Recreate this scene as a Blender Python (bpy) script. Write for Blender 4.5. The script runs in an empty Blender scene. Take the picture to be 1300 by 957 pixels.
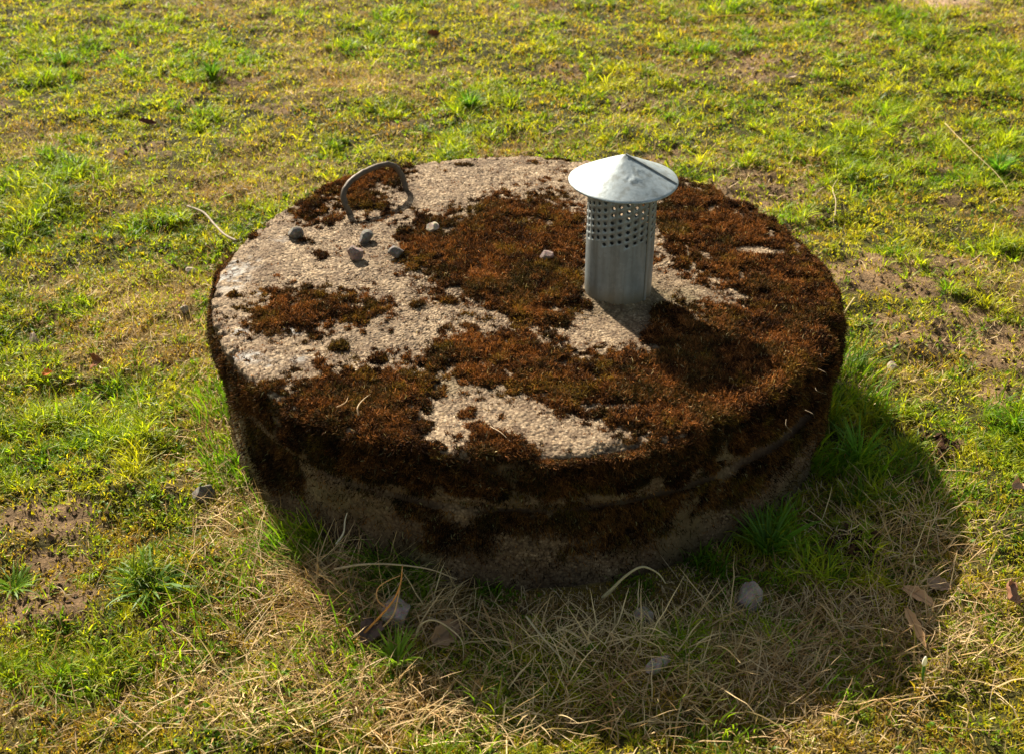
import bpy, math
import numpy as np
from mathutils import Vector

# ------------------------------------------------------------------ camera, sky, sun, exposure
SC = bpy.context.scene
COL = SC.collection
RNG = np.random.default_rng(11)
H = 0.27                      # height of the cover's top above the lawn
RL = 0.585                    # radius of the cover
F_PX, PITCH = 1560.0, math.radians(31.3)
CAM = np.array([-0.018, -2.09, H + 1.12])
CF = np.array([0, math.cos(PITCH), -math.sin(PITCH)])
CU = np.array([0, math.sin(PITCH), math.cos(PITCH)])

cam_data = bpy.data.cameras.new('camera')
cam = bpy.data.objects.new('camera', cam_data)
COL.objects.link(cam)
cam.location = CAM
cam.rotation_euler = (math.pi / 2 - PITCH, 0, 0)
cam_data.sensor_width = 36
cam_data.lens = F_PX / 1300 * 36
cam_data.shift_y = -45.0 / 1300
cam_data.clip_start = 0.05
cam_data.clip_end = 2000
cam_data.dof.use_dof = True
cam_data.dof.focus_distance = 2.15
cam_data.dof.aperture_fstop = 7.1
SC.camera = cam

SUN_EL, SUN_AZ = math.radians(36), math.radians(29)      # the sun stands behind and to the left
to_sun = Vector((-math.sin(SUN_AZ) * math.cos(SUN_EL), math.cos(SUN_AZ) * math.cos(SUN_EL), math.sin(SUN_EL)))
world = bpy.data.worlds.new('World')
SC.world = world
world.use_nodes = True
wn = world.node_tree
wn.nodes.clear()
sky = wn.nodes.new('ShaderNodeTexSky')
sky.sky_type = 'NISHITA'
sky.sun_disc = False
sky.sun_elevation = SUN_EL
sky.sun_rotation = -SUN_AZ
bg = wn.nodes.new('ShaderNodeBackground')
bg.inputs['Strength'].default_value = 0.074
wo = wn.nodes.new('ShaderNodeOutputWorld')
wb = wn.nodes.new('ShaderNodeMix'); wb.data_type = 'RGBA'; wb.blend_type = 'MULTIPLY'      # the photo's warm white balance
wb.inputs[0].default_value = 1.0; wb.inputs[7].default_value = (1.2, .97, .68, 1)
wn.links.new(sky.outputs[0], wb.inputs[6])
wn.links.new(wb.outputs[2], bg.inputs[0])
wn.links.new(bg.outputs[0], wo.inputs[0])
sun_data = bpy.data.lights.new('sun', 'SUN')
sun_data.energy = 5.0
sun_data.angle = math.radians(0.9)
sun_data.color = (1.0, 0.91, 0.74)
sun = bpy.data.objects.new('sun', sun_data)
COL.objects.link(sun)
sun.rotation_euler = to_sun.to_track_quat('Z', 'Y').to_euler()
sun.location = (-3, 6, 6)
SC.view_settings.view_transform = 'Standard'
SC.view_settings.look = 'None'
SC.view_settings.exposure = 1.46
SC.view_settings.gamma = 1
SC.render.engine = 'CYCLES'
SC.cycles.max_bounces = 6
SC.cycles.transparent_max_bounces = 4


# ------------------------------------------------------------------ helpers
def ground_at(px, py, z=0.0):
    d = CF + np.array([1., 0, 0]) * (px - 650) / F_PX + CU * (433.5 - py) / F_PX
    t = (z - CAM[2]) / d[2]
    return CAM + t * d


def to_px(x, y, z=0.0):
    vx, vy, vz = x - CAM[0], y - CAM[1], z - CAM[2]
    dep = np.maximum(vy * CF[1] + vz * CF[2], 0.3)
    return 650 + F_PX * vx / dep, 433.5 - F_PX * (vy * CU[1] + vz * CU[2]) / dep


def hsh(ix, iy, seed):
    a = (ix.astype(np.int64) * 374761393 + iy.astype(np.int64) * 668265263 + seed * 1442695041) & 0xffffffff
    a = ((a ^ (a >> 13)) * 1274126177) & 0xffffffff
    a = ((a ^ (a >> 16)) * 2246822519) & 0xffffffff
    return ((a ^ (a >> 15)) & 0xffffff) / float(0xffffff)


def vnoise(x, y, s, seed=0):
    x = np.asarray(x) / s; y = np.asarray(y) / s
    ix = np.floor(x); iy = np.floor(y)
    fx = x - ix; fy = y - iy
    fx = fx * fx * (3 - 2 * fx); fy = fy * fy * (3 - 2 * fy)
    a = hsh(ix, iy, seed); b = hsh(ix + 1, iy, seed); c = hsh(ix, iy + 1, seed); d = hsh(ix + 1, iy + 1, seed)
    return (a + (b - a) * fx) * (1 - fy) + (c + (d - c) * fx) * fy


def fbm(x, y, s, seed=0, o=4):
    t = 0; amp = 1.; tot = 0
    for k in range(o):
        t = t + amp * vnoise(x, y, s / 2 ** k, seed + 17 * k); tot += amp; amp *= .5
    return t / tot


def grains(x, y, s, seed=0):
    """height of rounded sand grains set in a jittered lattice"""
    gx = np.floor(x / s); gy = np.floor(y / s)
    best = np.zeros_like(x)
    for dx in (-1, 0, 1):
        for dy in (-1, 0, 1):
            cx = gx + dx; cy = gy + dy
            jx = (cx + .5 + .8 * (hsh(cx, cy, seed) - .5)) * s
            jy = (cy + .5 + .8 * (hsh(cx, cy, seed + 5) - .5)) * s
            r = s * (.35 + .45 * hsh(cx, cy, seed + 9))
            q = 1 - ((x - jx) ** 2 + (y - jy) ** 2) / r ** 2
            best = np.maximum(best, np.clip(q, 0, 1) * r / s)
    return best


def sstep(a, b, x):
    t = np.clip((x - a) / (b - a), 0, 1)
    return t * t * (3 - 2 * t)


def poly_sdf(px, py, pts):
    """signed distance in the plane, positive inside"""
    pts = np.array(pts, float)
    d = np.full(px.shape, 1e9); ins = np.zeros(px.shape, bool)
    for i in range(len(pts)):
        ax, ay = pts[i]; bx, by = pts[(i + 1) % len(pts)]
        ex, ey = bx - ax, by - ay
        t = np.clip(((px - ax) * ex + (py - ay) * ey) / (ex * ex + ey * ey), 0, 1)
        d = np.minimum(d, np.hypot(px - ax - t * ex, py - ay - t * ey))
        c = ((ay > py) != (by > py)) & (px < ex * (py - ay) / (ey if ey else 1e-9) + ax)
        ins ^= c
    return np.where(ins, d, -d)


def mesh_obj(name, V, Q, mat, parent=None, col=None, attrs=None, smooth=True, extra_tris=None):
    me = bpy.data.meshes.new(name)
    V = np.ascontiguousarray(V, np.float32).reshape(-1, 3)
    Q = np.ascontiguousarray(Q, np.int32).reshape(-1, 4)
    nt = 0 if extra_tris is None else len(extra_tris)
    me.vertices.add(len(V)); me.vertices.foreach_set('co', V.ravel())
    loops = Q.ravel(); starts = np.arange(len(Q), dtype=np.int32) * 4
    if nt:
        T = np.ascontiguousarray(extra_tris, np.int32).reshape(-1, 3)
        starts = np.concatenate([starts, len(loops) + np.arange(nt, dtype=np.int32) * 3])
        loops = np.concatenate([loops, T.ravel()])
    me.loops.add(len(loops)); me.loops.foreach_set('vertex_index', loops)
    me.polygons.add(len(starts)); me.polygons.foreach_set('loop_start', starts)
    me.polygons.foreach_set('use_smooth', np.full(len(starts), smooth))
    if col is not None:
        a = me.color_attributes.new('tone', 'FLOAT_COLOR', 'POINT')
        c4 = np.ones((len(V), 4), np.float32); c4[:, :3] = col
        a.data.foreach_set('color', c4.ravel())
    for k, v in (attrs or {}).items():
        a = me.attributes.new(k, 'FLOAT', 'POINT')
        a.data.foreach_set('value', np.ascontiguousarray(v, np.float32))
    me.materials.append(mat)
    me.update(calc_edges=True)
    o = bpy.data.objects.new(name, me)
    COL.objects.link(o)
    if parent is not None:
        o.parent = parent
    return o


def tag(o, label=None, cat=None, group=None, kind=None):
    if label: o['label'] = label
    if cat: o['category'] = cat
    if group: o['group'] = group
    if kind: o['kind'] = kind
    return o


def grid_quads(nu, nv, wrap_u=False):
    """index quads of an nu x nv grid (v fastest)"""
    iu = np.arange(nu if wrap_u else nu - 1)[:, None]; iv = np.arange(nv - 1)[None, :]
    ju = (iu + 1) % nu
    return np.stack([iu * nv + iv, ju * nv + iv, ju * nv + iv + 1, iu * nv + iv + 1], -1).reshape(-1, 4)


def ribbons(P, W, S):
    """P n,k,3 centre lines; W n,k half widths; S n,3 side vectors -> verts, quads"""
    n, k, _ = P.shape
    off = S[:, None, :] * W[..., None]
    V = np.stack([P - off, P + off], 2).reshape(n, k * 2, 3)
    q = np.array([[2 * i, 2 * i + 1, 2 * i + 3, 2 * i + 2] for i in range(k - 1)])
    Q = (np.arange(n)[:, None, None] * (2 * k) + q[None]).reshape(-1, 4)
    return V.reshape(-1, 3), Q


def tube(pts, rad, n=10, cap=True):
    """swept round bar through pts with radius per point -> verts, quads"""
    P = np.array(pts, float); k = len(P)
    rad = np.full(k, rad) if np.isscalar(rad) else np.array(rad)
    T = np.gradient(P, axis=0); T /= np.linalg.norm(T, axis=1)[:, None]
    up = np.array([.31, .17, .93]); V = []
    for i in range(k):
        a = np.cross(T[i], up); a /= np.linalg.norm(a); b = np.cross(T[i], a)
        for j in range(n):
            t = 2 * math.pi * j / n
            V.append(P[i] + rad[i] * (math.cos(t) * a + math.sin(t) * b))
    Q = [[i * n + j, i * n + (j + 1) % n, (i + 1) * n + (j + 1) % n, (i + 1) * n + j] for i in range(k - 1) for j in range(n)]
    tr = []
    if cap:
        V.append(P[0]); V.append(P[-1]); c0 = k * n; c1 = c0 + 1
        tr = [[c0, (j + 1) % n, j] for j in range(n)] + [[c1, (k - 1) * n + j, (k - 1) * n + (j + 1) % n] for j in range(n)]
    return np.array(V), np.array(Q), np.array(tr)


def spline(pts, n):
    P = np.array(pts, float); P = np.vstack([2 * P[0] - P[1], P, 2 * P[-1] - P[-2]])
    out = []
    m = len(P) - 3
    for t in np.linspace(0, m - 1e-6, n):
        i = int(t); u = t - i; a, b, c, d = P[i:i + 4]
        out.append(.5 * (2 * b + (c - a) * u + (2 * a - 5 * b + 4 * c - d) * u * u + (3 * b - a - 3 * c + d) * u ** 3))
    return np.array(out)


# ------------------------------------------------------------------ materials
def mat_new(name):
    m = bpy.data.materials.new(name); m.use_nodes = True
    nt = m.node_tree; nt.nodes.clear()
    out = nt.nodes.new('ShaderNodeOutputMaterial')
    return m, nt, out


def nd(nt, kind, **kw):
    n = nt.nodes.new(kind)
    for k, v in kw.items():
        if k.startswith('i_'):
            n.inputs[k[2:].replace('_', ' ')].default_value = v
        else:
            setattr(n, k, v)
    return n


def mixc(nt, fac, a, b, mode='MIX'):
    m = nt.nodes.new('ShaderNodeMix'); m.data_type = 'RGBA'; m.blend_type = mode
    for i, v in ((0, fac), (6, a), (7, b)):
        if hasattr(v, 'is_linked') or hasattr(v, 'links'):
            nt.links.new(v, m.inputs[i])
        else:
            m.inputs[i].default_value = v if i == 0 else (*v, 1)
    return m.outputs[2]


def ramp(nt, src, stops):
    r = nt.nodes.new('ShaderNodeValToRGB')
    el = r.color_ramp.elements
    while len(el) < len(stops): el.new(.5)
    for e, (p, c) in zip(el, stops):
        e.position = p; e.color = (*c, 1) if len(c) == 3 else c
    nt.links.new(src, r.inputs[0])
    return r.outputs[0]


def leaf_mat(name, trans, rough=.5, spec=.3, gain=1.0):
    """thin plant matter whose own colour sits in the 'tone' attribute"""
    m, nt, out = mat_new(name)
    at = nd(nt, 'ShaderNodeAttribute', attribute_name='tone')
    pr = nd(nt, 'ShaderNodeBsdfPrincipled', i_Roughness=rough)
    pr.inputs['Specular IOR Level'].default_value = spec
    tr = nd(nt, 'ShaderNodeBsdfTranslucent')
    nt.links.new(at.outputs['Color'], pr.inputs['Base Color'])
    g = mixc(nt, 1.0, at.outputs['Color'], (gain, gain * .97, gain * .55), 'MULTIPLY')
    nt.links.new(g, tr.inputs['Color'])
    mx = nd(nt, 'ShaderNodeMixShader', i_Fac=trans)
    nt.links.new(pr.outputs[0], mx.inputs[1]); nt.links.new(tr.outputs[0], mx.inputs[2])
    nt.links.new(mx.outputs[0], out.inputs[0])
    return m


def stone_mat(name, a, b, scale=60, rough=.85, bump=.4):
    m, nt, out = mat_new(name)
    tc = nd(nt, 'ShaderNodeTexCoord')
    n1 = nd(nt, 'ShaderNodeTexNoise', i_Scale=scale, i_Detail=6.0, i_Roughness=.65)
    n2 = nd(nt, 'ShaderNodeTexVoronoi', i_Scale=scale * 8)
    nt.links.new(tc.outputs['Object'], n1.inputs['Vector']); nt.links.new(tc.outputs['Object'], n2.inputs['Vector'])
    c = ramp(nt, n1.outputs['Fac'], [(.35, a), (.65, b)])
    c = mixc(nt, .35, c, n2.outputs['Color'], 'SOFT_LIGHT')
    pr = nd(nt, 'ShaderNodeBsdfPrincipled', i_Roughness=rough)
    bp = nd(nt, 'ShaderNodeBump', i_Strength=bump, i_Distance=.003)
    nt.links.new(n1.outputs['Fac'], bp.inputs['Height'])
    nt.links.new(c, pr.inputs['Base Color']); nt.links.new(bp.outputs[0], pr.inputs['Normal'])
    nt.links.new(pr.outputs[0], out.inputs[0])
    return m


def concrete_mat(name, pale, dark):
    """weathered exposed-aggregate concrete: sand grains, lichen crust, moss stains and painted side shade"""
    m, nt, out = mat_new(name)
    tc = nd(nt, 'ShaderNodeTexCoord')
    O = tc.outputs['Object']
    v1 = nd(nt, 'ShaderNodeTexVoronoi', i_Scale=210.0)
    v2 = nd(nt, 'ShaderNodeTexVoronoi', i_Scale=520.0)
    n1 = nd(nt, 'ShaderNodeTexNoise', i_Scale=9.0, i_Detail=8.0, i_Roughness=.6)
    n2 = nd(nt, 'ShaderNodeTexNoise', i_Scale=300.0, i_Detail=3.0)
    for n in (v1, v2, n1, n2): nt.links.new(O, n.inputs['Vector'])
    base = ramp(nt, n1.outputs['Fac'], [(.3, dark), (.62, pale)])
    sep = nd(nt, 'ShaderNodeSeparateColor'); nt.links.new(v1.outputs['Color'], sep.inputs[0])
    grain = ramp(nt, sep.outputs[0], [(0, (.10, .075, .055)), (.22, (.40, .34, .28)), (.5, (.55, .50, .44)), (.8, (.54, .46, .36)), (1, (.92, .88, .82))])
    c = mixc(nt, .85, base, grain, 'OVERLAY')
    n3 = nd(nt, 'ShaderNodeTexNoise', i_Scale=34.0, i_Detail=6.0, i_Roughness=.75); nt.links.new(O, n3.inputs['Vector'])
    c = mixc(nt, .8, c, ramp(nt, n3.outputs['Fac'], [(.33, (.52, .47, .42)), (.50, (.92, .90, .88)), (.7, (1.12, 1.10, 1.06))]), 'MULTIPLY')
    crev = ramp(nt, v1.outputs['Distance'], [(.25, (1, 1, 1)), (.75, (.38, .33, .30))])
    c = mixc(nt, .8, c, crev, 'MULTIPLY')
    al = nd(nt, 'ShaderNodeAttribute', attribute_name='lichen')
    c = mixc(nt, al.outputs['Fac'], c, (.31, .305, .29))
    ag = nd(nt, 'ShaderNodeAttribute', attribute_name='algae')
    c = mixc(nt, ag.outputs['Fac'], c, (.12, .098, .045))
    ast = nd(nt, 'ShaderNodeAttribute', attribute_name='stain_shade')
    c = mixc(nt, ast.outputs['Fac'], c, (.060, .032, .016))
    pr = nd(nt, 'ShaderNodeBsdfPrincipled', i_Roughness=.88)
    pr.inputs['Specular IOR Level'].default_value = .25
    b1 = nd(nt, 'ShaderNodeBump', i_Strength=.7, i_Distance=.0016); b1.invert = True
    nt.links.new(v1.outputs['Distance'], b1.inputs['Height'])
    b2 = nd(nt, 'ShaderNodeBump', i_Strength=.5, i_Distance=.0008)
    nt.links.new(n2.outputs['Fac'], b2.inputs['Height']); nt.links.new(b1.outputs[0], b2.inputs['Normal'])
    nt.links.new(c, pr.inputs['Base Color']); nt.links.new(b2.outputs[0], pr.inputs['Normal'])
    nt.links.new(pr.outputs[0], out.inputs[0])
    return m


def soil_mat():
    m, nt, out = mat_new('soil')
    at = nd(nt, 'ShaderNodeAttribute', attribute_name='tone')
    tc = nd(nt, 'ShaderNodeTexCoord')
    n1 = nd(nt, 'ShaderNodeTexNoise', i_Scale=45.0, i_Detail=9.0, i_Roughness=.7)
    v = nd(nt, 'ShaderNodeTexVoronoi', i_Scale=160.0)
    for n in (n1, v): nt.links.new(tc.outputs['Object'], n.inputs['Vector'])
    k = ramp(nt, n1.outputs['Fac'], [(.3, (.45, .42, .4)), (.5, (.85, .84, .82)), (.7, (1.35, 1.3, 1.2))])
    c = mixc(nt, .9, at.outputs['Color'], k, 'MULTIPLY')
    pr = nd(nt, 'ShaderNodeBsdfPrincipled', i_Roughness=.95)
    pr.inputs['Specular IOR Level'].default_value = .15
    b = nd(nt, 'ShaderNodeBump', i_Strength=1.0, i_Distance=.014)
    nt.links.new(n1.outputs['Fac'], b.inputs['Height'])
    b2 = nd(nt, 'ShaderNodeBump', i_Strength=.6, i_Distance=.003)
    nt.links.new(v.outputs['Distance'], b2.inputs['Height']); nt.links.new(b.outputs[0], b2.inputs['Normal'])
    nt.links.new(c, pr.inputs['Base Color']); nt.links.new(b2.outputs[0], pr.inputs['Normal'])
    nt.links.new(pr.outputs[0], out.inputs[0])
    return m


def zinc_mat(name, a, b, rough, metal):
    m, nt, out = mat_new(name)
    tc = nd(nt, 'ShaderNodeTexCoord')
    n1 = nd(nt, 'ShaderNodeTexNoise', i_Scale=26.0, i_Detail=7.0, i_Roughness=.65)
    n2 = nd(nt, 'ShaderNodeTexNoise', i_Scale=190.0, i_Detail=4.0)
    mp = nd(nt, 'ShaderNodeMapping'); mp.inputs['Scale'].default_value = (1, 1, .22)
    nt.links.new(tc.outputs['Object'], mp.inputs[0])
    nt.links.new(mp.outputs[0], n1.inputs['Vector']); nt.links.new(tc.outputs['Object'], n2.inputs['Vector'])
    c = ramp(nt, n1.outputs['Fac'], [(.3, a), (.7, b)])
    vs_ = nd(nt, 'ShaderNodeTexVoronoi', i_Scale=130.0); nt.links.new(tc.outputs['Object'], vs_.inputs['Vector'])
    sp_ = nd(nt, 'ShaderNodeSeparateColor'); nt.links.new(vs_.outputs['Color'], sp_.inputs[0])
    c = mixc(nt, 1.0, c, ramp(nt, sp_.outputs[0], [(0, (.90, .90, .90)), (1, (1.05, 1.05, 1.05))]), 'MULTIPLY')
    ms = nd(nt, 'ShaderNodeMapping'); ms.inputs['Scale'].default_value = (1, 1, .06)
    st = nd(nt, 'ShaderNodeTexNoise', i_Scale=75.0, i_Detail=5.0); nt.links.new(tc.outputs['Object'], ms.inputs[0]); nt.links.new(ms.outputs[0], st.inputs['Vector'])
    c = mixc(nt, .75, c, ramp(nt, st.outputs['Fac'], [(.36, (.62, .58, .52)), (.52, (1, 1, 1))]), 'MULTIPLY')
    at = nd(nt, 'ShaderNodeAttribute', attribute_name='grime')
    c = mixc(nt, at.outputs['Fac'], c, (.13, .10, .05))
    pr = nd(nt, 'ShaderNodeBsdfPrincipled', i_Metallic=metal)
    r = ramp(nt, n2.outputs['Fac'], [(.3, (rough - .08,) * 3), (.7, (rough + .1,) * 3)])
    nt.links.new(r, pr.inputs['Roughness'])
    bp = nd(nt, 'ShaderNodeBump', i_Strength=.25, i_Distance=.001)
    nt.links.new(n2.outputs['Fac'], bp.inputs['Height'])
    nt.links.new(c, pr.inputs['Base Color']); nt.links.new(bp.outputs[0], pr.inputs['Normal'])
    nt.links.new(pr.outputs[0], out.inputs[0])
    return m


M_CONC = concrete_mat('weathered_concrete', (.345, .288, .212), (.20, .162, .118))
M_RING = concrete_mat('stained_concrete', (.19, .145, .10), (.075, .056, .038))
M_SOIL = soil_mat()
M_MOSS = leaf_mat('brown_moss', .16, .8, .06, 1.3)
M_GRASS = leaf_mat('grass_blades', .45, .50, .20, 2.2)
M_STRAW = leaf_mat('dry_straw', .25, .6, .12, 1.2)
M_ZINC = zinc_mat('galvanised_metal', (.15, .17, .178), (.26, .285, .295), .5, .3)
M_CAP = zinc_mat('galvanised_cap', (.25, .295, .32), (.31, .355, .38), .52, .25)
M_IRON = zinc_mat('rusty_steel', (.040, .030, .023), (.085, .058, .042), .6, .3)


# ------------------------------------------------------------------ fields over the lawn
def blobs(px, py, L, soft=.6):
    v = np.zeros_like(px)
    for (cx, cy, rx, ry, w) in L:
        d = np.hypot((px - cx) / rx, (py - cy) / ry)
        v = np.maximum(v, w * sstep(1 + soft, 1 - soft, d))
    return v


SOIL_B = [(950, 245, 85, 26, 1), (1000, 290, 60, 22, .8), (1150, 350, 110, 34, 1), (1240, 430, 90, 40, 1), (1150, 420, 70, 25, .7),
          (1270, 500, 60, 30, .8), (45, 765, 60, 42, 1), (70, 660, 70, 28, .9), (60, 715, 50, 20, .8), (190, 795, 60, 14, .7),
          (1080, 700, 30, 22, 1), (1185, 568, 30, 16, .9), (860, 215, 60, 20, .7), (470, 60, 50, 12, .6), (700, 95, 60, 14, .6),
          (300, 105, 25, 10, .8), (1190, 0, 55, 9, 1), (960, 85, 60, 15, .7), (820, 130, 60, 14, .5), (410, 130, 40, 10, .5),
          (1150, 620, 30, 15, .5), (540, 160, 50, 10, .4), (320, 610, 40, 30, .5), (1110, 780, 60, 30, .5)]
STRAW_B = [(215, 420, 120, 60, .9), (400, 700, 110, 40, .8), (640, 770, 260, 70, 1), (1010, 820, 230, 60, 1), (330, 640, 70, 50, .9),
           (100, 240, 110, 30, .7), (130, 395, 130, 40, 1), (60, 180, 60, 25, .5), (640, 185, 120, 14, .6), (450, 110, 70, 20, .6),
           (1230, 800, 90, 60, .8), (1150, 680, 80, 60, .6), (1130, 480, 60, 40, .6), (380, 820, 120, 40, .7), (480, 880, 300, 50, .8),
           (230, 560, 80, 60, .6), (850, 90, 70, 20, .5), (250, 250, 60, 25, .5)]
GREEN_B = [(80, 60, 90, 32, 1), (270, 85, 50, 28, 1.2), (595, 125, 55, 24, 1.3), (490, 45, 60, 35, .9), (1050, 45, 150, 40, .9),
           (1255, 200, 65, 45, 1.1), (900, 145, 80, 22, .9), (200, 300, 80, 26, .8), (320, 320, 60, 40, .7), (1240, 90, 100, 40, .9),
           (880, 20, 60, 20, .7), (170, 520, 70, 36, .8), (650, 165, 60, 14, .7), (1085, 540, 40, 60, 1), (1110, 620, 60, 50, .8),
           (980, 650, 40, 60, .9), (60, 280, 70, 50, .6), (190, 740, 50, 40, .6), (100, 845, 120, 40, .7), (500, 860, 60, 20, .8),
           (1280, 560, 50, 60, .9), (450, 190, 60, 24, .7), (250, 560, 40, 50, .5), (1110, 850, 60, 30, .4), (700, 60, 60, 20, .6),
           (1100, 130, 90, 40, .6), (270, 400, 20, 70, .7), (130, 130, 70, 24, .5), (810, 100, 50, 20, .6)]


def lawn_fields(x, y):
    px, py = to_px(x, y)
    px = px + 26 * (fbm(x, y, .16, 71) - .5) * 2; py = py + 16 * (fbm(x, y, .16, 72) - .5) * 2
    n = fbm(x, y, .30, 3, 4); n2 = fbm(x, y, .09, 5, 3)
    soil = np.clip(blobs(px, py, SOIL_B) + sstep(.60, .72, .6 * n + .4 * n2) * .6, 0, 1)
    soil = np.clip(soil * (.15 + 1.5 * fbm(x, y, .05, 6, 3)), 0, 1)
    straw = np.clip(blobs(px, py, STRAW_B) * .8 + sstep(.48, .66, fbm(x, y, .38, 21, 4)) * .55, 0, 1)
    green = np.clip(blobs(px, py, GREEN_B) * .8 + sstep(.46, .68, fbm(x, y, .26, 31, 4)) * .75, 0, 1.2)
    return soil, straw, green


def ground_h(x, y):
    """height of the bare earth"""
    h = (fbm(x, y, .55, 41, 3) - .5) * .035 + (fbm(x, y, .11, 43, 4) - .5) * .046 + (fbm(x, y, .035, 44, 2) - .5) * .013
    px, py = to_px(x, y)
    h = h + blobs(px, py, [(1080, 702, 26, 20, .022), (1185, 568, 22, 12, .018), (520, 775, 130, 45, .012), (290, 560, 30, 80, .01)], .8)
    r = np.hypot(x, y)
    flat = sstep(.56, .50, r)
    front = sstep(.74, .60, r) * sstep(-.1, -.3, y)
    return h * (1 - flat) * (1 - .8 * front) * sstep(12, 4, r) - .008 * front


# ---- ground, one sheet out to the horizon
def axis(lo, hi, step, far):
    fine = np.arange(lo, hi, step)
    g = np.cumsum(np.geomspace(step * 2, far / 4, 26))
    return np.concatenate([(lo - g)[::-1], fine, fine[-1] + g])


gx = axis(-2.9, 2.9, .011, 600); gy = axis(-1.4, 4.1, .012, 600)
X, Y = np.meshgrid(gx, gy, indexing='ij')
Z = ground_h(X, Y)
soil, straw, green = lawn_fields(X, Y)
tn = np.stack([.20 + 0 * X, .130 + 0 * X, .070 + 0 * X], -1)           # bare earth
tn = tn * (.35 + 1.25 * fbm(X, Y, .05, 51, 4))[..., None]
th = np.stack([.048 + .16 * straw, .045 + .10 * straw, .011 + .040 * straw], -1) * (.6 + .8 * fbm(X, Y, .03, 52, 3))[..., None]          # thatch under the grass
w = (sstep(.25, .7, soil))[..., None]
tn = tn * w + th * (1 - w)
gpx, gpy = to_px(X, Y)
dk = blobs(gpx, gpy, [(1080, 702, 34, 26, 1), (1185, 568, 30, 18, 1), (300, 108, 22, 8, .7)])[..., None]
tn = tn * (1 - dk) + np.array([.055, .028, .014]) * dk
sd = blobs(gpx, gpy, [(1190, 0, 50, 9, 1)])[..., None]
tn = tn * (1 - sd) + np.array([.55, .38, .27]) * sd
rr = np.hypot(X, Y)[..., None]
fr = sstep(3.6, 5.5, rr)
tn = tn * (1 - fr) + np.array([.10, .12, .025]) * (1 - .5 * fbm(X, Y, 1.5, 61)[..., None]) * fr
gr = mesh_obj('ground', np.stack([X, Y, Z], -1), grid_quads(len(gx), len(gy)), M_SOIL, col=tn.reshape(-1, 3))
tag(gr, kind='structure')


# ------------------------------------------------------------------ moss map on the cover
MOSS_POLY = [
    [(508, 300), (530, 285), (575, 280), (610, 262), (650, 252), (690, 250), (715, 262), (738, 285), (744, 330), (744, 376), (722, 386),
     (716, 412), (690, 416), (655, 402), (640, 385), (590, 375), (560, 368), (540, 345), (515, 330)],
    [(833, 232), (870, 236), (905, 248), (950, 266), (1000, 298), (1042, 342), (1075, 390), (1085, 460), (1060, 520), (980, 570),
     (900, 620), (884, 548), (860, 562), (830, 555), (800, 542), (770, 532), (740, 522), (700, 517), (660, 502), (620, 492), (590, 481),
     (560, 470), (553, 450), (575, 425), (600, 415), (650, 415), (690, 422), (715, 447), (760, 457), (800, 442), (826, 408), (860, 396),
     (925, 399), (948, 396), (925, 368), (905, 352), (870, 342), (842, 322), (833, 290)],
    [(372, 486), (400, 470), (470, 480), (500, 465), (552, 458), (582, 470), (548, 500), (530, 520), (540, 560), (560, 572), (590, 560),
     (610, 545), (650, 560), (668, 578), (640, 612), (500, 600), (420, 552), (375, 515)],
    [(316, 398), (350, 376), (390, 372), (430, 385), (415, 415), (380, 430), (345, 425), (315, 415)],
    [(438, 383), (465, 376), (495, 390), (480, 408), (450, 404)],
    [(380, 268), (405, 243), (432, 226), (470, 212), (515, 208), (505, 235), (470, 245), (482, 262), (455, 270), (430, 264), (400, 274)],
]
MOSS_BLOB = [(530, 386, 10, 6, 1), (570, 384, 11, 5, 1), (482, 457, 15, 7, 1), (432, 441, 14, 7, 1), (407, 326, 13, 7, .9), (386, 309, 14, 5, .8),
             (321, 300, 8, 5, .9), (418, 283, 9, 5, 1), (505, 352, 8, 4, .8), (568, 340, 6, 4, .8), (480, 262, 26, 8, .8), (655, 575, 30, 10, 1),
             (352, 352, 16, 6, .5), (300, 375, 14, 5, .6), (600, 525, 22, 9, .7), (640, 530, 12, 6, .6), (712, 300, 20, 16, .8),
             (590, 210, 18, 3, .6), (680, 208, 26, 4, .6), (740, 215, 10, 3, .6), (555, 215, 10, 3, .6), (860, 575, 40, 14, 1),
             (760, 592, 50, 6, .7), (345, 490, 24, 8, .9), (300, 440, 10, 5, .6), (500, 400, 10, 4, .6), (930, 318, 10, 3, .2),
             (340, 328, 10, 4, .6), (520, 340, 12, 6, .7), (615, 290, 30, 20, 1)]
LICHEN_B = [(292, 350, 20, 18, 1), (316, 335, 14, 8, .7), (290, 335, 12, 10, .8), (300, 420, 14, 7, .8), (375, 420, 16, 5, .9),
            (330, 370, 8, 5, .8), (322, 450, 14, 10, .8), (380, 457, 10, 5, .7), (352, 305, 12, 5, .6), (400, 540, 20, 10, .6),
            (345, 465, 10, 6, .7), (312, 448, 20, 12, .8)]
NB = 640
bx = np.linspace(-.66, .66, NB)
BX, BY = np.meshgrid(bx, bx, indexing='ij')
bpx, bpy_ = to_px(BX, BY, H)
wob = 20 * (fbm(BX, BY, .035, 81, 4) - .5) * 2 + 34 * (fbm(BX, BY, .009, 82, 2) - .5)
sd = np.full(BX.shape, -99.)
for P_ in MOSS_POLY:
    sd = np.maximum(sd, poly_sdf(bpx, bpy_, P_))
m1 = sstep(-9, 11, sd + wob)
m2 = .8 * sstep(.30, .80, blobs(bpx, bpy_, MOSS_BLOB, .8) * (.1 + 1.6 * fbm(BX, BY, .012, 83, 3)))
speck = sstep(.595, .73, fbm(BX, BY, .013, 85, 3) + .30 * (fbm(BX, BY, .16, 86) - .5)) * .40
hole = sstep(.57, .68, fbm(BX, BY, .03, 87, 4)) * sstep(60, 8, sd)
near = sstep(.47, .64, fbm(BX, BY, .010, 88, 3)) * sstep(-60, -4, sd) * .5
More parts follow.
